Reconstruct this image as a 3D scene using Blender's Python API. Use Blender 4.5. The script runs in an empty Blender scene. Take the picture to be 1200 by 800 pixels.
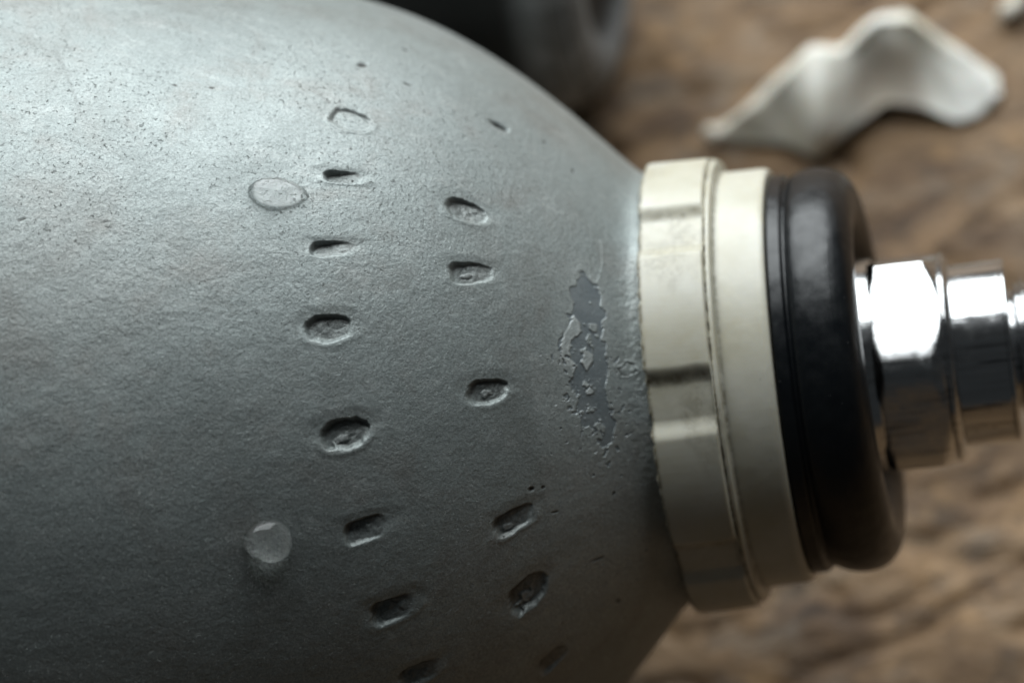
import bpy, bmesh, math, random
import numpy as np
from mathutils import Vector, Matrix

random.seed(7)
rng = np.random.default_rng(11)
MM = 0.001
scene = bpy.context.scene
COL = scene.collection

# ------------------------------------------------------------------ camera, light, exposure
# World frame: the table is z = 0, the cylinder's axis runs along +X at height AX.
AX = 0.1143
CAM_LOC = Vector((0.10871, -0.24563, 0.48586 + AX))
TH, PH, EPS = 0.1944, 0.1121, math.radians(27)
Xc = Vector((math.cos(TH)*math.cos(PH), math.cos(TH)*math.sin(PH), math.sin(TH)))
Uc = (Vector((0, 1, 0)) - Xc.y*Xc).normalized()
Vc = Xc.cross(Uc)
Zc = math.cos(EPS)*Vc + math.sin(EPS)*Uc
Yc = math.cos(EPS)*Uc - math.sin(EPS)*Vc
CAM_ROT = Matrix((Xc, Yc, Zc))                     # rows: world axes seen from the camera
cam = bpy.data.cameras.new('camera')
cam_o = bpy.data.objects.new('camera', cam)
COL.objects.link(cam_o)
cam_o.matrix_world = Matrix.Translation(CAM_LOC) @ CAM_ROT.to_4x4()
cam.sensor_width = 36.0
cam.lens = 90.0
cam.clip_start = 0.01
cam.clip_end = 50
cam.dof.use_dof = True
cam.dof.focus_distance = 0.481
cam.dof.aperture_fstop = 6.8
cam.dof.aperture_blades = 8
scene.camera = cam_o

world = bpy.data.worlds.new('World')
scene.world = world
world.use_nodes = True
bg = world.node_tree.nodes['Background']
bg.inputs['Color'].default_value = (0.85, 0.95, 1.0, 1)
bg.inputs['Strength'].default_value = 0.026

def cam_dir(v):                                    # a direction given as (right, up, towards the viewer)
    return CAM_ROT @ Vector(v)

AIM = Vector((0, 0, AX))
ang = math.radians(79)
ld = cam_dir((-0.10, math.sin(ang), math.cos(ang))).normalized()
la = bpy.data.lights.new('window_light', 'AREA')
la.shape = 'RECTANGLE'
la.size = 1.5
la.size_y = 1.32
la.energy = 41
la.color = (0.93, 0.985, 1.0)
lo = bpy.data.objects.new('window_light', la)
COL.objects.link(lo)
lo.location = AIM + ld*1.30
lo.rotation_euler = ld.to_track_quat('Z', 'Y').to_euler()

scene.view_settings.view_transform = 'Standard'
scene.view_settings.look = 'None'
scene.view_settings.exposure = 0.0
scene.view_settings.gamma = 1.0
scene.render.engine = 'CYCLES'
scene.render.resolution_x = 1024
scene.render.resolution_y = 682

# local frame of the cylinder's cross-section: angle t, 0 faces the viewer, +90 degrees faces the window
CE, SE = math.cos(EPS), math.sin(EPS)

# ------------------------------------------------------------------ numpy noise
def _hash(ix, iy, iz, seed):
    h = (ix.astype(np.uint32)*np.uint32(374761393) + iy.astype(np.uint32)*np.uint32(668265263)
         + iz.astype(np.uint32)*np.uint32(2147483647) + np.uint32(seed*974711 & 0xffffffff))
    h = (h ^ (h >> np.uint32(13)))*np.uint32(1274126177)
    h = (h ^ (h >> np.uint32(16)))*np.uint32(2246822519)
    h = h ^ (h >> np.uint32(15))
    return h.astype(np.float64)/4294967295.0*2-1

def noise(x, y, z, seed=0):
    x, y, z = np.broadcast_arrays(x, y, z)
    fx, fy, fz = np.floor(x), np.floor(y), np.floor(z)
    ix, iy, iz = fx.astype(np.int64), fy.astype(np.int64), fz.astype(np.int64)
    u, v, w = x-fx, y-fy, z-fz
    u = u*u*(3-2*u); v = v*v*(3-2*v); w = w*w*(3-2*w)
    r = 0
    for a in (0, 1):
        for b in (0, 1):
            for c in (0, 1):
                r = r + _hash(ix+a, iy+b, iz+c, seed)*(u if a else 1-u)*(v if b else 1-v)*(w if c else 1-w)
    return r

def fbm(x, y, z, oct=4, seed=0, gain=0.5):
    r, a = 0, 1.0
    for i in range(oct):
        r = r + a*noise(x*2**i+i*17.3, y*2**i+i*5.1, z*2**i-i*9.7, seed+i)
        a *= gain
    return r

def sstep(a, b, x):
    t = np.clip((x-a)/(b-a), 0, 1)
    return t*t*(3-2*t)

# ------------------------------------------------------------------ mesh helpers
def tag(o, label=None, cat=None, group=None, kind=None):
    if label: o['label'] = label
    if cat: o['category'] = cat
    if group: o['group'] = group
    if kind: o['kind'] = kind
    return o

def link(name, me, mat, parent=None):
    if mat: me.materials.append(mat)
    o = bpy.data.objects.new(name, me)
    COL.objects.link(o)
    if parent: o.parent = parent
    return o

def grid_mesh(name, P, close_u=False, close_v=False, attrs=None, smooth=True, flip=False):
    """P: (n, m, 3) array in metres."""
    n, m = P.shape[:2]
    I = np.arange(n*m).reshape(n, m)
    a = I if not close_u else np.vstack([I, I[:1]])
    a = a if not close_v else np.hstack([a, a[:, :1]])
    q = np.stack([a[:-1, :-1], a[1:, :-1], a[1:, 1:], a[:-1, 1:]], -1).reshape(-1, 4)
    if flip: q = q[:, ::-1]
    me = bpy.data.meshes.new(name)
    me.vertices.add(n*m)
    me.vertices.foreach_set('co', np.ascontiguousarray(P, dtype=np.float32).ravel())
    me.loops.add(q.size)
    me.loops.foreach_set('vertex_index', np.ascontiguousarray(q, dtype=np.int32).ravel())
    me.polygons.add(len(q))
    me.polygons.foreach_set('loop_start', np.arange(len(q), dtype=np.int32)*4)
    me.polygons.foreach_set('loop_total', np.full(len(q), 4, dtype=np.int32))
    me.update(calc_edges=True)
    me.polygons.foreach_set('use_smooth', np.full(len(q), smooth))
    for k, v in (attrs or {}).items():
        at = me.attributes.new(k, 'FLOAT', 'POINT')
        at.data.foreach_set('value', np.ascontiguousarray(v, dtype=np.float32).ravel())
    me.validate()
    return me

def around(s, r, t):
    """point of the cylinder's own frame (mm along the axis, radius, angle) -> metres, axis through the origin"""
    c, q = np.cos(t), np.sin(t)
    # toward viewer = cosE Z - sinE Y ; up = sinE Z + cosE Y
    y = r*(c*(-SE) + q*CE)
    z = r*(c*CE + q*SE)
    return np.stack([s*np.ones_like(y), y, z], -1)*MM

def smooth_profile(pts, step=0.25):
    """pts of (s, r, bevel): corners rounded with small arcs, then resampled"""
    out = []
    n = len(pts)
    for i, p in enumerate(pts):
        b = p[2] if len(p) > 2 else 0
        v = np.array(p[:2], float)
        if b <= 0 or i in (0, n-1):
            out.append(v); continue
        a = np.array(pts[i-1][:2], float); c = np.array(pts[i+1][:2], float)
        da = (a-v)/np.linalg.norm(a-v); dc = (c-v)/np.linalg.norm(c-v)
        p0, p2 = v+da*b, v+dc*b
        for k in np.linspace(0, 1, 7):
            out.append((1-k)**2*p0 + 2*k*(1-k)*v + k*k*p2)
    res = [out[0]]
    for a, b in zip(out[:-1], out[1:]):
        L = np.linalg.norm(b-a)
        if L < 1e-6: continue
        m = max(1, int(math.ceil(L/step)))
        for k in range(1, m+1): res.append(a+(b-a)*k/m)
    return np.array(res)

def lathe(name, pts, mat, parent, nt=256, step=0.6, wob=0.0, attrs_fn=None, fn=None):
    pr = smooth_profile(pts, step)
    t = np.linspace(0, 2*np.pi, nt, endpoint=False)
    s = np.repeat(pr[:, :1], nt, 1); r = np.repeat(pr[:, 1:], nt, 1); tt = np.repeat(t[None], len(pr), 0)
    if fn: s, r = fn(s, r, tt)
    if wob:
        P0 = around(s, r, tt)/MM
        r = r + wob*fbm(P0[..., 0]*.35, P0[..., 1]*.35, P0[..., 2]*.35, 3, 5)
    P = around(s, r, tt)
    at = attrs_fn(s, r, tt) if attrs_fn else None
    return link(name, grid_mesh(name, P, close_v=True, attrs=at), mat, parent)

# ------------------------------------------------------------------ material helpers
class NT:
    def __init__(self, name):
        self.m = bpy.data.materials.new(name)
        self.m.use_nodes = True
        self.t = self.m.node_tree
        self.b = self.t.nodes['Principled BSDF']
        self.tc = self.t.nodes.new('ShaderNodeTexCoord')
        self.co = self.tc.outputs['Object']
    def n(self, typ, **kw):
        x = self.t.nodes.new(typ)
        for k, v in kw.items():
            if k.startswith('i_'):
                x.inputs[k[2:].replace('_', ' ')].default_value = v
            else: setattr(x, k, v)
        return x
    def l(self, a, b): self.t.links.new(a, b)
    def map(self, scale=(1, 1, 1), rot=(0, 0, 0), loc=(0, 0, 0)):
        m = self.n('ShaderNodeMapping')
        m.inputs['Scale'].default_value = scale
        m.inputs['Rotation'].default_value = rot
        m.inputs['Location'].default_value = loc
        self.l(self.co, m.inputs[0]); return m.outputs[0]
    def noise(self, scale, detail=4, rough=.55, vec=None, dist=0):
        x = self.n('ShaderNodeTexNoise')
        x.inputs['Scale'].default_value = scale; x.inputs['Detail'].default_value = detail
        x.inputs['Roughness'].default_value = rough; x.inputs['Distortion'].default_value = dist
        self.l(vec or self.co, x.inputs['Vector']); return x.outputs['Fac']
    def vor(self, scale, feature='F1', vec=None, out='Distance'):
        x = self.n('ShaderNodeTexVoronoi'); x.feature = feature
        x.inputs['Scale'].default_value = scale
        self.l(vec or self.co, x.inputs['Vector']); return x.outputs[out]
    def ramp(self, fac, stops):
        x = self.n('ShaderNodeValToRGB')
        e = x.color_ramp.elements
        while len(e) < len(stops): e.new(0.5)
        for i, (p, c) in enumerate(stops):
            e[i].position = p
            e[i].color = (*(c if isinstance(c, (tuple, list)) else (c, c, c)), 1)
        self.l(fac, x.inputs[0]); return x.outputs[0]
    def mix(self, f, a, b, mode='MIX'):
        x = self.n('ShaderNodeMix'); x.data_type = 'RGBA'; x.blend_type = mode
        for val, idx in ((f, 0), (a, 6), (b, 7)):
            if hasattr(val, 'default_value') or hasattr(val, 'is_linked'): self.l(val, x.inputs[idx])
            else: x.inputs[idx].default_value = val if idx == 0 else ((*val, 1) if len(val) == 3 else val)
        return x.outputs[2]
    def math(self, op, a, b=None, c=None):
        x = self.n('ShaderNodeMath'); x.operation = op
        for i, v in enumerate((a, b, c)):
            if v is None: continue
            if isinstance(v, (int, float)): x.inputs[i].default_value = v
            else: self.l(v, x.inputs[i])
        return x.outputs[0]
    def attr(self, name):
        x = self.n('ShaderNodeAttribute'); x.attribute_name = name; return x.outputs['Fac']
    def bump(self, h, dist, strength=1.0, prev=None):
        x = self.n('ShaderNodeBump'); x.inputs['Distance'].default_value = dist
        x.inputs['Strength'].default_value = strength
        self.l(h, x.inputs['Height'])
        if prev is not None: self.l(prev, x.inputs['Normal'])
        return x.outputs[0]
    def set(self, **kw):
        for k, v in kw.items():
            i = self.b.inputs[k.replace('_', ' ')]
            if hasattr(v, 'is_linked'): self.l(v, i)
            else: i.default_value = (*v, 1) if isinstance(v, tuple) and len(v) == 3 else v

def mat_paint():
    m = NT('weathered_grey_paint')
    big = m.noise(14, 5, .6)
    mid = m.noise(90, 5, .65)
    fine = m.noise(1100, 6, .78)
    col = m.ramp(big, [(.3, (.236, .266, .261)), (.5, (.270, .302, .296)), (.72, (.288, .304, .293))])
    stain = m.ramp(m.noise(55, 7, .7, dist=.4), [(.52, 0.0), (.70, 1.0)])
    col = m.mix(m.math('MULTIPLY', stain, .38), col, (.190, .165, .145))
    stain2 = m.ramp(m.noise(24, 6, .68, vec=m.map((1, 1.6, 1.6), loc=(9, 2, 7)), dist=.5), [(.50, 0.0), (.66, 1.0)])
    col = m.mix(m.math('MULTIPLY', stain2, .30), col, (.165, .160, .145))
    chalk = m.ramp(m.noise(1, 6, .72, vec=m.map((60, 150, 150), loc=(2, 2, 2)), dist=.8), [(.56, 0.0), (.66, 1.0)])
    col = m.mix(m.math('MULTIPLY', chalk, .28), col, (.42, .45, .44))
    pale = m.ramp(m.noise(120, 6, .7, vec=m.map((1, 1, 1), loc=(3, 1, 2))), [(.55, 0.0), (.75, 1.0)])
    col = m.mix(m.math('MULTIPLY', pale, .30), col, (.40, .41, .40))
    # dirt held in the pores of the paint
    pore = m.ramp(m.noise(1350, 5, .75, dist=.4), [(.32, 1.0), (.40, 0.0)])
    pore_zone = m.ramp(m.noise(40, 4, .6, vec=m.map(loc=(5, 5, 5))), [(.38, 0.12), (.62, 1.0)])
    dirt = m.math('MULTIPLY', pore, pore_zone)
    col = m.mix(m.math('MULTIPLY', dirt, .34), col, (.075, .070, .062))
    col = m.mix(.32, col, m.ramp(m.noise(2000, 5, .8), [(.36, .12), (.5, .5), (.64, .88)]), 'OVERLAY')
    # bare metal where the paint came off
    bare = m.attr('bare')
    mcol = m.ramp(m.noise(260, 5, .6), [(.3, (.190, .222, .238)), (.7, (.265, .297, .308))])
    col = m.mix(bare, col, mcol)
    grime_or_shade = m.attr('grime_or_shade')
    col = m.mix(m.attr('glow_or_pale'), col, (.66, .69, .68))   # light gathered by the drops painted pale; also pale paint chips
    col = m.mix(grime_or_shade, col, (.035, .032, .028))  # dirt, plus shade painted into the dents
    rough = m.ramp(mid, [(.3, .38), (.7, .52)])
    rough = m.mix(bare, rough, (.36, .36, .36))
    # relief of the paint: orange peel, grain, pits
    g1 = m.vor(1300, 'SMOOTH_F1')
    b = m.bump(mid, .00016, .4)
    b = m.bump(m.noise(700, 6, .75), .00008, .5, b)
    h = m.math('ADD', m.math('MULTIPLY', fine, 1.0), m.math('MULTIPLY', g1, .5))
    inv = m.math('SUBTRACT', 1.0, m.math('MULTIPLY', bare, .85))
    h = m.math('MULTIPLY', h, inv)
    b = m.bump(h, .00012, .9, b)
    b = m.bump(m.noise(2600, 3, .7), .00009, .9, b)
    b = m.bump(m.math('MULTIPLY', dirt, -1.0), .00022, 1.0, b)
    # fine hairline scratches
    sc = m.noise(1, 2, .5, vec=m.map((120, 2600, 2600), rot=(0, .3, .5)))
    b = m.bump(m.ramp(sc, [(.66, 0.0), (.72, 1.0)]), .00004, .5, b)
    m.set(Base_Color=col, Roughness=rough, Metallic=m.math('MULTIPLY', m.math('SUBTRACT', 1.0, m.attr('glow_or_pale')), .38), Normal=b)
    m.set(Specular_IOR_Level=.6)
    return m.m

def mat_ivory():
    m = NT('yellowed_ivory_plastic')
    a = m.noise(60, 4, .55)
    col = m.ramp(a, [(.3, (.49, .462, .36)), (.55, (.56, .54, .455)), (.75, (.60, .588, .52))])
    blot = m.ramp(m.noise(140, 5, .6), [(.55, 0.0), (.8, 1.0)])
    col = m.mix(m.math('MULTIPLY', blot, .40), col, (.42, .36, .22))
    grime_or_shade = m.attr('grime_or_shade')
    speck = m.ramp(m.noise(520, 5, .75), [(.44, 1.0), (.58, 0.0)])
    g = m.math('MULTIPLY', grime_or_shade, m.math('ADD', m.math('MULTIPLY', speck, .75), .25))
    col = m.mix(g, col, (.12, .095, .05))  # dirt and the painted recess shade share this brown
    fleck = m.ramp(m.vor(330, 'F1'), [(.045, 1.0), (.075, 0.0)])
    fz = m.ramp(m.noise(120, 2, .5, vec=m.map(loc=(1, 7, 3))), [(.60, 0.0), (.66, 1.0)])
    col = m.mix(m.math('MULTIPLY', m.math('MULTIPLY', fleck, fz), .7), col, (.10, .08, .05))
    b = m.bump(m.noise(300, 4, .6), .00006, .6)
    lines = m.noise(1, 3, .6, vec=m.map((60, 1400, 1400)))
    b = m.bump(lines, .00003, .6, b)
    m.set(Base_Color=col, Roughness=m.ramp(m.noise(200, 4, .6), [(.3, .30), (.7, .44)]), Normal=b)
    m.b.subsurface_method = 'RANDOM_WALK'
    m.set(Subsurface_Weight=.3, Subsurface_Scale=.002)
    m.b.inputs['Subsurface Radius'].default_value = (1.0, .8, .5)
    return m.m

def mat_rubber():
    m = NT('black_rubber')
    dust = m.ramp(m.vor(650, 'F1'), [(.035, 1.0), (.075, 0.0)])
    dz = m.ramp(m.noise(90, 3, .6), [(.52, 0.0), (.66, 1.0)])
    d = m.math('MULTIPLY', dust, dz)
    col = m.mix(d, (.003, .0042, .0055), (.26, .26, .25))
    film = m.ramp(m.noise(70, 4, .6), [(.4, 0.0), (.8, 1.0)])
    col = m.mix(m.math('MULTIPLY', film, .2), col, (.018, .02, .022))
    b = m.bump(m.noise(1500, 3, .6), .00004, .5)
    rings = m.noise(1, 3, .6, vec=m.map((620, 25, 25)))
    b = m.bump(rings, .00011, .9, b)
    b = m.bump(d, .00008, .8, b)
    m.set(Base_Color=col, Roughness=m.ramp(m.noise(260, 4, .6), [(.3, .28), (.7, .44)]), Normal=b)
    m.set(Specular_IOR_Level=.46)
    return m.m

def mat_chrome():
    m = NT('worn_chrome')
    sm = m.ramp(m.noise(220, 6, .7), [(.5, 0.0), (.72, 1.0)])
    r = m.math('ADD', m.math('MULTIPLY', sm, .10), .17)
    brush = m.noise(1, 4, .6, vec=m.map((50, 900, 900)))
    col = m.ramp(brush, [(.30, (.30, .30, .30)), (.42, (.60, .60, .60)), (.60, (.68, .69, .70))])
    hair = m.ramp(m.noise(1, 3, .55, vec=m.map((28, 520, 520), loc=(3, 3, 3))), [(.31, .85), (.355, 0.0)])
    col = m.mix(hair, col, (.07, .07, .07))
    smut = m.ramp(m.noise(330, 5, .7, vec=m.map((.5, 1, 1), loc=(8, 1, 2))), [(.60, 0.0), (.70, 1.0)])
    col = m.mix(m.math('MULTIPLY', smut, .35), col, (.10, .10, .10))
    rust = m.ramp(m.noise(400, 5, .75), [(.64, 0.0), (.70, 1.0)])
    rz = m.attr('grime_or_shade')
    col = m.mix(m.math('MULTIPLY', rust, rz), col, (.08, .05, .03))
    b = m.bump(brush, .00003, .6)
    b = m.bump(m.noise(90, 3, .5), .00008, .4, b)
    m.set(Base_Color=col, Roughness=r, Metallic=1.0, Normal=b)
    return m.m

def mat_water():
    m = NT('clear_water')
    m.set(Base_Color=(.97, .985, .985), Roughness=.01, IOR=1.333, Transmission_Weight=1.0)
    return m.m

def mat_wood():
    m = NT('weathered_brown_wood')
    rot = (0, 0, math.radians(-14))
    st = m.map((24, 40, 30), rot)
    a = m.noise(1.0, 5, .62, vec=st, dist=.9)
    col = m.ramp(a, [(.30, (.058, .031, .016)), (.42, (.155, .090, .042)), (.55, (.26, .158, .074)), (.70, (.35, .228, .120))])
    og = m.ramp(m.noise(1.0, 4, .6, vec=m.map((50, 66, 50), rot, (2, 3, 1)), dist=.6), [(.52, 0.0), (.68, 1.0)])
    col = m.mix(m.math('MULTIPLY', og, .75), col, (.40, .245, .11))
    gr = m.ramp(m.noise(1.0, 5, .62, vec=m.map((50, 80, 60), rot, (7, 1, 4)), dist=.8), [(.52, 0.0), (.66, 1.0)])
    col = m.mix(m.math('MULTIPLY', gr, .34), col, (.33, .30, .25))
    dk = m.ramp(m.noise(1.0, 6, .68, vec=m.map((75, 110, 80), rot, (1, 9, 4)), dist=.8), [(.36, 1.0), (.47, 0.0)])
    col = m.mix(m.math('MULTIPLY', dk, .62), col, (.030, .020, .013))
    fib = m.noise(1.0, 5, .7, vec=m.map((60, 900, 300), rot))
    col = m.mix(.35, col, m.ramp(fib, [(.3, (.03, .02, .015)), (.7, (.30, .23, .17))]), 'OVERLAY')
    b = m.bump(m.noise(1.0, 6, .65, vec=m.map((75, 120, 80), rot, (1, 9, 4))), .003, .8)
    b = m.bump(fib, .0006, .8, b)
    m.set(Base_Color=col, Roughness=m.ramp(a, [(.3, .75), (.7, .5)]), Normal=b)
    return m.m

def mat_shell():
    m = NT('bleached_sea_shell')
    a = m.noise(45, 4, .6)
    col = m.ramp(a, [(.3, (.66, .61, .50)), (.55, (.80, .78, .71)), (.8, (.86, .86, .84))])
    brown_shade = m.attr('brown_shade')
    col = m.mix(brown_shade, col, (.26, .20, .15))  # brown of the inside; on the arch it paints shade
    yel = m.ramp(m.noise(30, 3, .5, vec=m.map(loc=(4, 4, 4))), [(.5, 0.0), (.7, 1.0)])
    col = m.mix(m.math('MULTIPLY', yel, .4), col, (.50, .44, .28))
    b = m.bump(m.noise(1, 4, .6, vec=m.map((80, 500, 300))), .0003, .6)
    m.set(Base_Color=col, Roughness=.42, Normal=b)
    m.set(Subsurface_Weight=.1, Subsurface_Scale=.002)
    return m.m

def mat_canister():
    m = NT('black_rubber_coating')
    a = m.noise(30, 5, .6)
    col = m.ramp(a, [(.35, (.010, .010, .009)), (.7, (.022, .022, .021))])
    rim_grey = m.attr('grime_or_shade')
    wn = m.ramp(m.noise(70, 5, .65), [(.35, 0.3), (.6, 1.0)])
    col = m.mix(m.math('MULTIPLY', rim_grey, wn), col, (.30, .31, .315))  # grey mixed in on the end rim, broken by noise
    b = m.bump(m.noise(500, 4, .6), .0002, .5)
    m.set(Base_Color=col, Roughness=.62, Normal=b)
    m.set(Specular_IOR_Level=.25)
    return m.m

M_PAINT, M_IVORY, M_RUBBER, M_CHROME = mat_paint(), mat_ivory(), mat_rubber(), mat_chrome()
M_WATER, M_WOOD, M_SHELL, M_CAN = mat_water(), mat_wood(), mat_shell(), mat_canister()

# ------------------------------------------------------------------ table
def make_table():
    xs = np.concatenate([np.linspace(-1.6, -.36, 14)[:-1], np.arange(-.36, .42, .0025), np.linspace(.42, 1.6, 14)[1:]])
    ys = np.concatenate([np.linspace(-1.4, -.30, 14)[:-1], np.arange(-.30, .46, .0018), np.linspace(.46, 1.9, 14)[1:]])
    Xg, Yg = np.meshgrid(xs, ys, indexing='ij')
    c, s = math.cos(math.radians(14)), math.sin(math.radians(14))
    u = Xg*c + Yg*s; v = -Xg*s + Yg*c
    h = .0012*fbm(u*45, v*90, 0*u, 4, 3) + .0010*fbm(u*14, v*26, 0*u+4, 3, 9)
    crk = fbm(u*13, v*50, 0*u+8, 3, 21)
    h -= .0028*np.exp(-(crk/.06)**2)
    h = np.where(h > .0012, .0012+.3*(h-.0012), h) - .0014
    P = np.stack([Xg, Yg, h], -1)
    o = link('table_surface', grid_mesh('table_surface', P), M_WOOD)
    tag(o, kind='structure')
make_table()

# ------------------------------------------------------------------ the painted cylinder
POLY = [3.9689697276747817, 9.479000956495172, -2.269716449374527, -21.66901156830713, -36.60599809548033, 78.67026937663918]
DENTS = [
    (-12.67, 0.9506, 3.21, 1.84, 0.783, 0.50, 0),
    (-12.65, 0.7365, 8.58, 5.84, -0.041, 0.50, 1),
    (-13.32, 0.5667, 6.92, 3.01, 0.097, 1.00, 2),
    (-14.85, 0.3839, 7.47, 3.33, 0.086, 1.00, 2),
    (-15.50, 0.2037, 8.35, 5.51, 0.063, 1.00, 3),
    (-14.24, -0.0206, 8.98, 5.98, 0.088, 1.30, 3),
    (-13.22, -0.2317, 7.70, 4.61, 0.068, 1.10, 2),
    (-11.47, -0.4280, 8.07, 5.11, 0.057, 1.20, 2),
    (-9.87, -0.6131, 7.36, 4.67, 0.013, 1.00, 2),
    (-6.61, 1.1035, 1.74, 1.62, 0.527, 0.30, 0),
    (11.44, 0.9461, 5.52, 2.38, 0.094, 1.20, 0),
    (7.30, 0.5553, 7.31, 5.09, -0.056, 1.10, 4),
    (7.97, 0.3670, 7.96, 4.58, 0.127, 1.00, 4),
    (9.64, 0.0436, 8.59, 5.16, 0.119, 1.10, 3),
    (10.78, -0.3202, 8.27, 4.71, 0.108, 1.10, 4),
    (10.98, -0.5526, 9.16, 7.58, 0.237, 1.30, 3),
    (11.76, -0.8315, 6.19, 4.74, 0.063, 0.70, 4),
    (19.03, 1.0168, 1.45, 0.97, 0.876, 0.25, 0),
    (24.17, 0.9534, 1.11, 1.40, 0.128, 0.30, 0),
    (14.65, -0.2486, 1.60, 1.15, -0.286, 0.50, 0),
    (16.62, -0.2559, 1.02, 0.83, -0.293, 0.30, 0),
    (-4.32, 0.9335, 2.45, 0.95, 0.205, 0.20, 0),
    (23.18, -0.5891, 4.65, 0.61, -0.292, 0.25, 0),
    (24.65, -0.8328, 1.71, 1.16, -0.829, 0.30, 0),
    (17.87, -0.3458, 2.44, 0.52, -0.224, 0.25, 0),
    (-44.78, 0.7577, 1.55, 0.71, -0.319, 0.20, 0),
    (-38.15, 0.7641, 1.32, 0.74, -0.068, 0.20, 0),
    (-68.26, 0.4165, 2.19, 0.52, 0.437, 0.20, 0),
    (27.94, -0.3789, 1.18, 0.68, 1.131, 0.25, 0),
]
PATCH = {
    'main': [(25.83, 0.4776), (26.94, 0.4656), (27.76, 0.4436), (28.45, 0.4345), (29.39, 0.4014), (29.54, 0.3303), (29.18, 0.242), (29.53, 0.175), (29.44, 0.0746), (29.21, -0.0077), (29.82, -0.0596), (30.04, -0.1281), (28.8, -0.1878), (27.43, -0.2177), (26.92, -0.1593), (25.83, -0.1002), (24.18, -0.087), (23.61, -0.0379), (23.28, 0.0066), (23.29, 0.0645), (24.05, 0.1081), (22.95, 0.1139), (22.04, 0.1653), (22.34, 0.2091), (23.7, 0.242), (23.53, 0.2809), (24.36, 0.3374), (24.31, 0.3853), (24.95, 0.4394)],
    'top': [(28.67, 0.6667), (29.53, 0.6621), (29.83, 0.5803), (29.36, 0.4873), (28.47, 0.4493), (27.8, 0.4879), (27.98, 0.5663)],
    'isl1': [(26.1, 0.1638), (27.63, 0.1593), (27.2, 0.1206), (26.08, 0.0895), (25.53, 0.1263)],
    'isl2': [(25.51, 0.0563), (26.71, 0.0393), (27.02, 0.0137), (25.84, 0.007), (25.1, 0.0296)],
    'isl3': [(24.69, 0.2977), (25.74, 0.27), (25.34, 0.231), (24.13, 0.2037), (23.61, 0.1375), (24.63, 0.114), (23.92, 0.0786), (22.95, 0.1139), (22.04, 0.1653), (22.76, 0.2099), (24.02, 0.2581)],
    'isl4': [(27.13, 0.2685), (28.56, 0.2738), (28.2, 0.2457), (27.08, 0.2487)],
    'isl5': [(23.71, 0.0349), (24.33, -0.0105), (23.43, -0.0431), (22.92, -0.007)],
    'crack': [(31.41, 0.1008), (32.82, 0.1293), (34.1, 0.1224), (34.55, 0.0849), (33.31, 0.0675), (31.88, 0.0725)],
    'isl6': [(27.01, -0.0963), (27.87, -0.1229), (27.35, -0.1619), (26.49, -0.1347)],
    'scr1': [(-67.18, 0.806), (-63.82, 0.7409), (-60.15, 0.6488)],
    'scr2': [(-75.65, 0.7107), (-67.02, 0.7483), (-56.66, 0.7737), (-47.4, 0.7775)],
}

def body_r(s):
    s = np.asarray(s, float)
    r = np.polyval(POLY, np.clip(s, -94, 40)/50)
    k = sstep(-100, -84, s)
    r = r*k + 112.4*(1-k)
    # concave fillet into the neck
    m = 45.3
    r = m + np.logaddexp(0, (r-m)/1.1)*1.1
    # rounded bottom end far to the left
    q = np.clip((-s-330)/95, 0, 1)
    return r*np.sqrt(np.clip(1-q**2.2, 0, 1))

def poly_sdf(poly, S, T):
    """signed distance in mm (negative inside) to a polygon given as (s, t)"""
    p = np.array(poly); sc = 52.0
    px, py = p[:, 0]*1.22, p[:, 1]*sc
    X_, Y_ = S*1.22, T*sc
    d = np.full(X_.shape, 1e9); inside = np.zeros(X_.shape, bool)
    n = len(p)
    for i in range(n):
        ax, ay, bx, by = px[i], py[i], px[(i+1) % n], py[(i+1) % n]
        ex, ey = bx-ax, by-ay
        k = np.clip(((X_-ax)*ex+(Y_-ay)*ey)/(ex*ex+ey*ey), 0, 1)
        d = np.minimum(d, np.hypot(X_-ax-k*ex, Y_-ay-k*ey))
        c = (ay > Y_) != (by > Y_)
        inside ^= c & (X_ < ax+(Y_-ay)*ex/(ey if abs(ey) > 1e-9 else 1e-9))
    return np.where(inside, -d, d)

def polyline_d(pts, S, T, sc=75.0):
    p = np.array(pts); d = np.full(S.shape, 1e9)
    for a, b in zip(p[:-1], p[1:]):
        ax, ay, bx, by = a[0], a[1]*sc, b[0], b[1]*sc
        ex, ey = bx-ax, by-ay
        k = np.clip(((S-ax)*ex+(T*sc-ay)*ey)/(ex*ex+ey*ey), 0, 1)
        d = np.minimum(d, np.hypot(S-ax-k*ex, T*sc-ay-k*ey))
    return d

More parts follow.
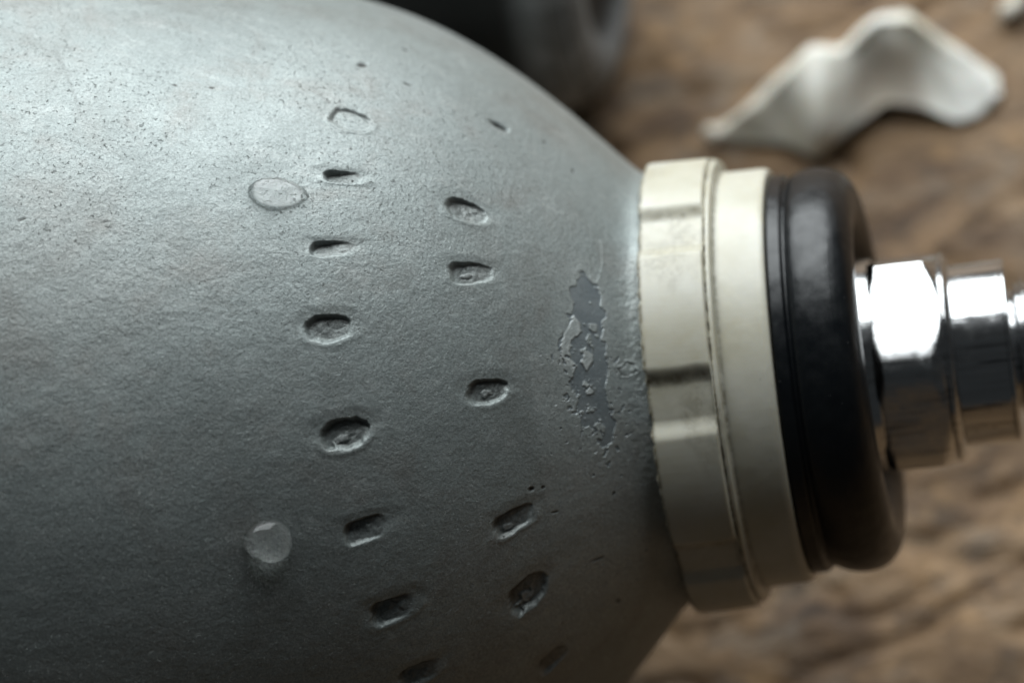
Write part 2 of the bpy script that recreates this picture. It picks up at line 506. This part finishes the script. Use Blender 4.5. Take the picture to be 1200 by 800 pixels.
def body_fields(S, T):
    """outward offset in mm, bare-metal mask and grime mask of the shoulder"""
    R0 = body_r(S)
    xs, ys, zs = S, R0*np.cos(T), R0*np.sin(T)
    pale = np.zeros(S.shape)
    off = .10*fbm(xs/14, ys/14, zs/14, 3, 2) + .035*fbm(xs/2.2, ys/2.2, zs/2.2, 3, 6)
    off = off + .016*fbm(xs/.75, ys/.75, zs/.75, 2, 16)
    grime_or_shade = np.zeros(S.shape); bare = np.zeros(S.shape)
    for i, (s0, t0, L, W, a, D, kind) in enumerate(DENTS):
        if kind > 1: L *= 1.1
        r0 = float(body_r(s0)); sl = float((body_r(s0+.05)-body_r(s0-.05))/.1)
        m = (abs(S-s0) < L*1.2+2) & (abs(T-t0)*r0 < L*1.2+2)
        if not m.any(): continue
        x = (S[m]-s0)*math.hypot(1, sl); y = (T[m]-t0)*r0
        wx, wy, wz = xs[m], ys[m], zs[m]
        wob = .10*fbm(wx/2.0, wy/2.0, wz/2.0, 3, 30+i)
        u = (x*math.cos(a)+y*math.sin(a))/(L/2); v = (-x*math.sin(a)+y*math.cos(a))/(W/2)
        if kind in (1, 2, 3, 4):                       # blunt left end, the right end runs out
            v = v*(1+.05*np.clip(u, -1, 1))
        if kind in (2, 4): u = np.where(u > 0, u*.86, u)
        p = {0: 2.0, 1: 2.2, 2: 3.4, 3: 2.3, 4: 3.2}[kind]
        d = (abs(u)**p+abs(v)**p)**(1/p) + wob
        if kind == 0:
            off[m] -= D*.8*(1-sstep(.45, 1.0, d))
            grime_or_shade[m] = np.maximum(grime_or_shade[m], .95*(1-sstep(.5, .9, d)))  # dark painted into slits and specks, which the window lights directly
            continue
        if kind == 1:
            pit = .35*(1-sstep(.75, 1.0, d))
            rim = np.exp(-((d-.86)/.12)**2)*sstep(-.2, .5, v-.5*u+.15)
            off[m] -= D*(pit+.9*rim)
            grime_or_shade[m] = np.maximum(grime_or_shade[m], .55*np.exp(-((d-.88)/.07)**2)*sstep(0, .6, v-.6*u))  # upper rim's shade painted into the colour
            off[m] += .14*np.exp(-((d-1.12)/.12)**2)*(v < .2)
            continue
        up = sstep(-.3, .4, v)
        lo_ = .66 if kind != 3 else .50
        lo_ = max(lo_, .74 if kind != 3 else .62)
        wall = (1-sstep(.86, 1.01, d))*up + (1-sstep(lo_, 1.0, d))*(1-up)
        wall = np.maximum(wall, (1-sstep(.86, 1.0, d))*sstep(-.35, -.7, u))
        ramp = 1.0 - (.97 if kind == 2 else .72 if kind == 4 else .40)*sstep(-.6, .98, u)
        if kind == 2: wall = wall*(.62+.38*sstep(-.9, .5, v))
        off[m] -= (1.35 if kind == 2 else 1.2)*D*wall*ramp
        off[m] += (.02+.05*(i % 3))*np.exp(-((d-1.16)/.16)**2)*sstep(.5, -.6, v)   # pushed-up lower lip
        soft = (1-sstep(.95, 1.75, d))*.20*D*sstep(-.8, .5, v)
        off[m] -= soft
        fl = 1-sstep(.35, .85, d)
        off[m] += fl*.16*D*fbm(wx/1.1, wy/1.1, wz/1.1, 3, 60+i)
        if kind in (3, 4) and i not in (4, 11):                              # a crust of old paint left in the hollow
            du = u+(.22, -.05, .3)[i % 3]; dv = v+(.15, .0, .25)[i % 3]
            c = np.hypot(du*1.3, dv*1.5)+.35*fbm(wx/1.3, wy/1.3, wz/1.3, 3, 90+i)
            cr_ = 1-sstep(.20+.05*(i % 4), .30+.05*(i % 4), c)
            off[m] += .30*D*cr_; pale[m] = np.maximum(pale[m], .30*cr_)
            grime_or_shade[m] = np.maximum(grime_or_shade[m], .55*np.exp(-((c-.38)/.08)**2)*fl)
        grime_or_shade[m] = np.maximum(grime_or_shade[m], .75*np.exp(-((d-.80)/.17)**2)*up*sstep(1.15, .5, u))  # shade of each dent's upper wall painted into the colour
        grime_or_shade[m] = np.maximum(grime_or_shade[m], .38*(1-sstep(.6, .9, d)))  # dent floors darkened in the colour too
    # flaked paint by the collar
    m = (S > 17) & (S < 37) & (T > -.40) & (T < .80)
    if m.any():
        s_, t_ = S[m], T[m]
        jx = fbm(xs[m]/1.4, ys[m]/1.4, zs[m]/1.4, 4, 41)*.55
        jx2 = fbm(xs[m]/3.2, ys[m]/3.2, zs[m]/3.2, 3, 47)*.6
        dm = poly_sdf(PATCH['main'], s_, t_) + jx*1.5 + jx2*.7
        for k in ('isl1', 'isl2', 'isl4'):
            dm = np.maximum(dm, -(poly_sdf(PATCH[k], s_, t_)+jx*.5))
        for k in ('isl3', 'isl5', 'isl6'):
            dm = np.maximum(dm, -(poly_sdf(PATCH[k], s_, t_)+jx*.8))
        # ragged pinholes along the lower end
        pin = fbm(xs[m]/.9, ys[m]/.9, zs[m]/.9, 3, 44) + .10*np.clip(poly_sdf(PATCH['main'], s_, t_), 0, 9)
        dm = np.minimum(dm, np.where(t_ < .15, (pin+.50)*.9, 9))
        hole = fbm(xs[m]/1.3, ys[m]/1.3, zs[m]/1.3, 4, 49)
        dm = np.maximum(dm, (hole-.62)*1.5)                # flakes that still hold on
        depth = .15
        b = 1-sstep(-.10, .10, dm)
        off[m] -= depth*b
        lump = np.exp(-(dm/.45)**2)*(dm > 0)
        off[m] += .035*lump*(1+fbm(xs[m]/.8, ys[m]/.8, zs[m]/.8, 2, 52))
        isl = np.zeros(s_.shape)
        for k in ('isl1', 'isl2', 'isl3'): isl = np.maximum(isl, 1-sstep(-.1, .1, poly_sdf(PATCH[k], s_, t_)+jx*.5))
        off[m] += .05*isl*(1-b)
        pale[m] = np.maximum(pale[m], (.26*isl+.22*np.exp(-((dm-.22)/.2)**2))*(1-b))
        pale[m] = np.maximum(pale[m], .10*(1-sstep(0, 3.5, dm))*(1-b))
        bare[m] = b
        dt = poly_sdf(PATCH['top'], s_, t_) + jx*.6
        off[m] -= .07*(1-sstep(-.1, .12, dt)); off[m] += .05*np.exp(-((dt-.15)/.2)**2)
        grime_or_shade[m] = np.maximum(grime_or_shade[m], .6*np.exp(-((dm-.03)/.09)**2)*(fbm(xs[m]/2, ys[m]/2, zs[m]/2, 2, 77) > -.1))
        dc = poly_sdf(PATCH['crack'], s_, t_) + jx*1.1
        off[m] += .10*(1-sstep(0, 2.2, dc))*fbm(xs[m]/.9, ys[m]/.9, zs[m]/.9, 3, 71)
        ln = np.exp(-(dc/.13)**2)
        off[m] -= .16*ln; grime_or_shade[m] = np.maximum(grime_or_shade[m], .8*ln*(t_ < .125))
        off[m] += .12*np.exp(-((dc-.45)/.22)**2)
        # crumbly paint on the neck fillet
        k = sstep(31, 33.5, s_)*sstep(.75, .3, t_)
        off[m] += .08*k*fbm(xs[m]/1.0, ys[m]/1.0, zs[m]/1.0, 3, 73)
    # two long fine scratches on the left
    for k, dep in (('scr1', .10), ('scr2', .07)):
        m = (S > -84) & (S < -42) & (T > .55) & (T < .95)
        if m.any():
            d = polyline_d(PATCH[k], S[m], T[m]) + .12*fbm(xs[m]/3, ys[m]/3, zs[m]/3, 2, 81)
            ln = np.exp(-(d/.27)**2)
            off[m] -= .7*dep*ln; grime_or_shade[m] = np.maximum(grime_or_shade[m], (.30 if k == 'scr1' else .14)*ln)
    return off, bare, grime_or_shade, pale

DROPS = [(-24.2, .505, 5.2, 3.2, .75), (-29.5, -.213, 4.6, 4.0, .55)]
def drop_glow_field(S, T):  # paints the drops' focused light into the colour beneath them
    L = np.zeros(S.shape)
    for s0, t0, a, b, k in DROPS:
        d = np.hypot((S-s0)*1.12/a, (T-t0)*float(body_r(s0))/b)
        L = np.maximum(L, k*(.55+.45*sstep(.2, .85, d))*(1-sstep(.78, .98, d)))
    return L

def make_body(parent):
    s1 = np.concatenate([np.arange(-425, -90, 6.0), np.arange(-90, -48, .42), np.arange(-48, -20, .28), np.arange(-20, -4, .2),
                         np.arange(-4, 2, .3), np.arange(2, 19, .2), np.arange(19, 36.6, .14), [37, 39, 42]])
    t1 = np.concatenate([np.radians(np.arange(-180, -62, 3.0)), np.radians(np.arange(-62, -36, .2)), np.radians(np.arange(-36, 45, .125)),
                         np.radians(np.arange(45, 64, .2)), np.radians(np.arange(64, 100, .4)), np.radians(np.arange(100, 179, 3.0))])
    S, T = np.meshgrid(s1, t1, indexing='ij')
    off, bare, grime_or_shade, pale = body_fields(S, T)
    R = body_r(S)+off*np.where(S < -300, 0, 1)
    P = around(S, np.maximum(R, 0), T)
    me = grid_mesh('shoulder', P, close_v=True, attrs={'bare': bare, 'grime_or_shade': grime_or_shade, 'glow_or_pale': np.maximum(drop_glow_field(S, T), pale)})
    o = link('cylinder_body', me, M_PAINT, parent)
    return o

cyl = bpy.data.objects.new('gas_cylinder', None)
COL.objects.link(cyl)
cyl.location = (0, 0, AX)
cyl.empty_display_size = .05
tag(cyl, 'worn grey painted metal cylinder lying on the wood, dented in two rows', 'gas cylinder')
make_body(cyl)

# ivory plastic collar with eight grip recesses
def collar_fn(s, r, t):
    a = (np.degrees(t)+3.5+22.5) % 45-22.5                    # 0 at the middle of a recess
    a = a + .25*noise(s*.3, np.degrees(t)*.03, 0*s, 4)
    m = 1-sstep(3.9, 8.8, abs(a))
    inring = sstep(45.2, 46.4, r)*sstep(49.55, 49.2, s)
    bulge = .30*np.cos(np.clip((abs(a)-22.5)/16, -1, 1)*np.pi/2)*(1-m)
    r2 = r - inring*(1.6*m) + inring*bulge
    e = sstep(37.4, 36.4, s)*sstep(44, 47, r)                  # chipped flash on the rear edge
    s2 = s + e*.22*fbm(np.degrees(t)*.55, 0*s, 0*s+3, 3, 8)
    g = np.exp(-((s-49.75)/.3)**2)
    r2 = r2 + g*.12*fbm(np.degrees(t)*.7, 0*s+9, 0*s, 3, 12)
    return s2, r2
def collar_attr(s, r, t):
    a = (np.degrees(t)+3.5+22.5) % 45-22.5
    seam = np.exp(-((s-49.72)/.22)**2)*sstep(.0, .5, fbm(np.degrees(t)*.5, 0*s, 0*s, 3, 31)+.38)
    edge = np.exp(-((s-36.7)/.45)**2)*.8
    corner = np.exp(-((a-6.0)/1.5)**2)*.75*np.clip(.55+.6*noise(s*.5, np.degrees(t)*.2, 0*s, 5), 0, 1)*(s < 49.4)*(s > 36.6)  # shade under each recess's upper edge, painted in brown
    notch = (1-sstep(4, 7.5, abs(a)))*.10*(s < 49.4) + .45*np.clip(fbm(s*.18, np.degrees(t)*.06, 0*s+2, 4, 15)-.15, 0, .6)
    root = np.exp(-((s-51.2)/.5)**2)*.45*(r < 46)
    return {'grime_or_shade': np.clip(seam*.95+edge+corner+notch+root, 0, 1)}
lathe('grip_collar', [(37.2, 42.5), (36.4, 43.4, .3), (36.35, 47.75, .5), (36.9, 48.3, .3), (49.3, 47.9, .45), (49.6, 47.0, .12), (49.72, 46.5, .05),
                      (49.9, 47.0, .1), (50.7, 46.9, .35), (50.95, 44.6, .2), (51.3, 44.3)], M_IVORY, cyl, nt=1200, step=.22, fn=collar_fn, attrs_fn=collar_attr)
def band_attr(s, r, t):
    return {'grime_or_shade': np.clip(np.exp(-((s-51.2)/.5)**2)*.5 + np.exp(-((r-42.6)/.5)**2)*(s > 60)*.7, 0, 1)}
lathe('collar_band', [(50.6, 43.0), (50.9, 44.15, .2), (60.2, 44.0, .7), (61.15, 43.4, .4), (61.2, 41.0, .2), (60.8, 40.0)], M_IVORY, cyl, nt=720, step=.3, wob=.02, attrs_fn=band_attr)

# black rubber ring
def ring_profile():
    p = [(60.9, 38.0), (61.35, 38.6), (61.45, 42.0, .15), (61.7, 42.25, .15), (64.4, 42.1, .4), (65.1, 41.2, .2)]
    cx, cr, ra, rb = 71.3, 35.4, 8.2, 7.4
    for a in np.linspace(math.radians(131), math.radians(-150), 70):
        e = 1+.006*math.exp(-((a-math.radians(80))/.04)**2)
        p.append((cx+ra*math.copysign(abs(math.cos(a))**.92, math.cos(a))*e, cr+rb*math.copysign(abs(math.sin(a))**.92, math.sin(a))*e))
    p += [(64.4, 30.0), (64.2, 27), (64.2, 19)]
    return p
lathe('rubber_ring', ring_profile(), M_RUBBER, cyl, nt=480, step=.5, wob=.05,
      fn=lambda s, r, t: (s + sstep(63, 68, s)*(-1.0*np.cos(t)-.8*np.sin(t))*r/36, r))

# chrome valve: neck, hexagonal nut, stem and threaded end
def rz(s, r, t): return {'grime_or_shade': .6+.4*noise(s*.5, t*4, 0*s, 3)}
lathe('valve_neck', [(63, 24.8), (70, 24.0), (74, 23.5, 2), (78.6, 22.5, 1.2), (79.8, 22.3), (81, 20.0)], M_CHROME, cyl, nt=240, step=.3, wob=.04, attrs_fn=rz)

def make_nut():
    t = np.radians(np.arange(0, 360, .5)); s = np.concatenate([np.linspace(79.4, 84, 26), np.linspace(84.3, 90, 18), np.linspace(90.2, 93.8, 22)])
    S, T = np.meshgrid(s, t, indexing='ij')
    a = (np.degrees(T)+4+30) % 60-30 # 0 at a corner? shifted below
    fa = (np.degrees(T)+4) % 60-30   # 0 at the middle of a face
    hexr = 21.5/np.cos(np.radians(fa))
    cap = np.minimum(22.5+1.0*(S-79.4), 21.6+.95*(93.8-S))
    k = .42
    hexr = hexr + .18; cap = cap + .1
    r = -k*np.log(np.exp(-hexr/k)+np.exp(-np.minimum(cap, 24.4)/k))
    r += .05*fbm(S*.3, np.degrees(T)*.05, 0*S, 3, 61)
    P = around(S, r, T)
    n = len(t)
    e0 = around(S[:1], r[:1]*0+14, T[:1]); e1 = around(S[-1:], r[-1:]*0+14, T[-1:])
    P = np.concatenate([e0, P, e1], 0)
    return link('hexagonal_nut', grid_mesh('hexagonal_nut', P, close_v=True, attrs={'grime_or_shade': np.ones(P.shape[:2])*.35}), M_CHROME, cyl)
make_nut()
lathe('nut_flange', [(92.9, 18), (93.2, 21.3, .4), (93.8, 22.0, .6), (95.0, 21.9, .8), (95.8, 20.3, .4), (95.9, 18)], M_CHROME, cyl, nt=240, step=.2, wob=.05, attrs_fn=rz)
lathe('valve_stem', [(95.3, 18.0), (95.75, 19.05, .25), (106.0, 19.15, .2), (106.4, 19.4, .2), (107.0, 19.35, .3), (107.3, 18.8, .2), (107.3, 12.5)], M_CHROME, cyl, nt=240, step=.3, wob=.025, attrs_fn=rz)
def thread_fn(s, r, t):
    k = sstep(108.6, 109.2, s)
    return s, r + k*.55*np.sin((s*2*np.pi/1.9)+t)
lathe('threaded_end', [(106.8, 12.4), (108.4, 12.6, .3), (108.7, 14.3, .3), (134, 14.3, .8), (135, 12, .3), (135, 0.01)], M_CHROME, cyl, nt=180, step=.16, fn=thread_fn, attrs_fn=rz)

# ------------------------------------------------------------------ water drops
def surf_point(s, t):
    p = around(np.array(s, float), body_r(s), np.array(t, float))
    h = .02
    ps = around(np.array(s+h), body_r(s+h), np.array(t)) - around(np.array(s-h), body_r(s-h), np.array(t))
    pt = around(np.array(s), body_r(s), np.array(t+1e-3)) - around(np.array(s), body_r(s), np.array(t-1e-3))
    a = Vector(ps).normalized(); b = Vector(pt).normalized(); n = a.cross(b).normalized()
    if n.dot(Vector(p)) < 0: n = -n
    return Vector(p)+Vector((0, 0, AX)), a, b, n

def make_drop(s0, t0, outline, height, label, sag=(0, 0)):
    """outline: list of (angle deg, radius mm) in the surface frame"""
    p, a, b, n = surf_point(s0, t0)
    th = np.radians(np.arange(0, 360, 3.0))
    A = np.radians([o[0] for o in outline]+[outline[0][0]+360]); Rr = [o[1] for o in outline]+[outline[0][1]]
    k = np.interp(th, A, Rr)
    for _ in range(6): k = .5*k+.25*(np.roll(k, 1)+np.roll(k, -1))
    rings = []
    rho = np.concatenate([np.linspace(0, .8, 14), np.linspace(.83, 1.0, 12)])
    for q in rho:
        x = k*np.cos(th)*q; y = k*np.sin(th)*q
        hh = height*(1-q**2.3)**.52
        sh = (1-q**2)
        x = x+sag[0]*sh; y = y+sag[1]*sh
        rings.append((x, y, hh*np.ones_like(x)))
    def tosurf(x, y, h):
        s = s0+x/math.hypot(1, float((body_r(s0+.05)-body_r(s0-.05))/.1)); t = t0+y/float(body_r(s0))
        off = float(body_fields(np.array([[s0]]), np.array([[t0]]))[0][0, 0])
        r = body_r(s)+h-.06
        return around(s, r+off, t)
    G = [tosurf(x, y, h) for x, y, h in rings]
    # underside, slightly below the paint
    for q in rho[::-1][1:]:
        G.append(tosurf(k*np.cos(th)*q, k*np.sin(th)*q, -.35*(1-q*.6)+0*th))
    P = np.array(G)+np.array([0, 0, AX])
    org = np.array(p)
    me = grid_mesh('droplet', P-org, close_v=True)
    bm = bmesh.new(); bm.from_mesh(me); bmesh.ops.remove_doubles(bm, verts=bm.verts, dist=2e-6)
    bmesh.ops.recalc_face_normals(bm, faces=bm.faces); bm.to_mesh(me); bm.free()
    o = link('droplet', me, M_WATER)
    o.location = p
    tag(o, label, 'droplet')
    return o
make_drop(-24.2, .505, [(0, 6.1), (25, 4.6), (50, 3.5), (90, 3.1), (120, 3.3), (150, 4.3), (180, 5.8), (205, 5.0), (235, 4.1), (265, 3.8), (290, 3.7), (318, 3.9), (342, 5.0)], 2.4,
          'wide flat lens-shaped water drop on the bright upper part of the grey paint')
make_drop(-29.6, -.211, [(0, 4.3), (30, 4.5), (60, 4.3), (90, 4.1), (120, 4.2), (150, 4.6), (180, 4.8), (205, 4.0), (228, 3.3), (255, 3.9), (285, 4.4), (320, 4.8)], 3.9,
          'round domed water drop on the shaded lower part of the grey paint', sag=(.2, -.2))

# ------------------------------------------------------------------ sea shell on the table
def make_shell():
    root = bpy.data.objects.new('seashell', None)
    COL.objects.link(root)
    n, m = 120, 64
    U = np.linspace(0, 1, n); Vv = np.linspace(0, 1, m)
    kx = [0, .08, .25, .36, .48, .62, .72, .84, .93, 1]
    x = np.interp(U, [0, 1], [33, 111])
    yc = np.interp(U, kx, [134, 135, 139, 144, 146, 152, 152, 146, 141, 137])        # ridge line
    zt = np.interp(U, kx, [2, 4.5, 13, 19, 14, 18.5, 17, 9, 4.5, 2.5])                      # ridge height
    yf = np.interp(U, kx, [132, 131, 127.5, 121.5, 129, 134.5, 132.5, 127.5, 129, 134])    # front edge
    zf = np.interp(U, kx, [.6, .6, .6, .6, 3, 4.5, 3.5, 1.0, .8, .8])                # front edge height
    yb = np.interp(U, kx, [136, 139, 148, 153, 153, 161, 161, 153, 147, 141])
    arch = np.interp(U, [0, .12, .28, .40, .46, .54, .68, .76, .86, 1], [0, .6, .5, 0, .3, .8, .7, .7, .5, 0])
    def sm(a, k=6):
        for _ in range(k): a = np.r_[a[0], .25*a[:-2]+.5*a[1:-1]+.25*a[2:], a[-1]]
        return a
    yc, zt, yf, zf, yb, arch = [sm(a) for a in (yc, zt, yf, zf, yb, arch)]
    P = np.zeros((n, m, 3))
    for j, v in enumerate(Vv):
        if v < .5:
            q = v/.5; a = q*np.pi/2
            y = yc-(yc-yf)*np.cos(a); z = zf+(zt-zf)*np.sin(a)
            y = y*(1-arch)+arch*(yf+(yc-yf)*np.sin(a)); z = z*(1-arch)+arch*(zf+(zt-zf)*(1-np.cos(a)))
        else:
            q = (v-.5)/.5; a = q*np.pi/2
            y = yc+(yb-yc)*np.sin(a); z = .6+(zt-.6)*np.cos(a)
        P[:, j, 0] = x+1.2*np.sin(U*22)*(v-.5); P[:, j, 1] = y; P[:, j, 2] = z
    rid = .55*np.sin(U[:, None]*38+2.5*Vv[None]*3)*np.sin(np.pi*Vv)[None] + .9*fbm(U[:, None]*6+0*Vv[None], Vv[None]*3+0*U[:, None], 0*P[..., 0], 3, 14)*np.sin(np.pi*Vv)[None]
    P[..., 2] += rid
    P[..., 2] = np.maximum(P[..., 2], .4)
    c0 = np.array([72, 140, 0])
    inn = P.copy()
    cen = np.stack([x, (yf+yb)/2, 0*x], -1)[:, None, :]
    inn = cen+(P-cen)*.90 ; inn[..., 2] = np.maximum(P[..., 2]-1.5, .25)
    full = np.concatenate([P, inn[:, ::-1]], 1)
    att = np.zeros(full.shape[:2]); att[:, m:] = .8; att[:, :m] = arch[:, None]*(sstep(.42, .25, Vv))[None]*sstep(.42, .5, U)[:, None]*sstep(.8, .7, U)[:, None]  # front of the arch browned to paint its shade; inside brown too
    me = grid_mesh('whorl', (full-c0)*MM, close_v=True, attrs={'brown_shade': att})
    link('whorl', me, M_SHELL, root)
    # little knob at the pointed tip
    bm = bmesh.new(); bmesh.ops.create_icosphere(bm, subdivisions=3, radius=2.6*MM)
    for v in bm.verts:
        v.co.x *= 1.5; v.co.z *= .8; v.co += Vector((-39, -6.5, 2.0))*MM
        v.co.z += .0006*math.sin(v.co.x*1200)
    for f in bm.faces: f.smooth = True
    me = bpy.data.meshes.new('tip'); bm.to_mesh(me); bm.free()
    me.attributes.new('brown_shade', 'FLOAT', 'POINT').data.foreach_set('value', [.35]*len(me.vertices))
    link('shell_tip', me, M_SHELL, root)
    root.location = Vector(c0)*MM
    tag(root, 'bleached white sea shell with an arched opening lying behind the valve', 'sea shell')
    return root
sh = make_shell()
sh2 = sh.copy(); COL.objects.link(sh2)
for ch in list(sh.children):
    c = ch.copy(); COL.objects.link(c); c.parent = sh2
sh2.location = (.1445, .189, 0); sh2.rotation_euler = (0, 0, math.radians(35))
tag(sh2, 'pale shell of which only an edge shows in the upper right corner', 'sea shell')

# ------------------------------------------------------------------ dark canister lying behind
def make_canister():
    root = bpy.data.objects.new('black_canister', None)
    COL.objects.link(root)
    root.location = (-.010, .174, .0505)
    root.rotation_euler = (0, 0, math.radians(-7))
    rad = 50
    pts = [(-330, .01), (-330, 42, 6), (-322, rad, 6), (4, rad, 4), (16, rad-2.5, 5), (22, rad-9, 4), (23, rad-18, 3), (17, 24, 4), (16, .01)]
    pr = smooth_profile(pts, 3.0)
    t = np.linspace(0, 2*np.pi, 160, endpoint=False)
    S = np.repeat(pr[:, :1], 160, 1); R = np.repeat(pr[:, 1:], 160, 1); T = np.repeat(t[None], len(pr), 0)
    P = np.stack([S, R*np.cos(T), R*np.sin(T)], -1)*MM
    g = sstep(4, 13, S)*sstep(26, 34, R)
    body = grid_mesh('canister_body', P, close_v=True, attrs={'grime_or_shade': g*.9})
    link('canister_body', body, M_CAN, root)
    tag(root, 'out-of-focus black canister with a grey rim lying behind the grey cylinder', 'canister')
make_canister()
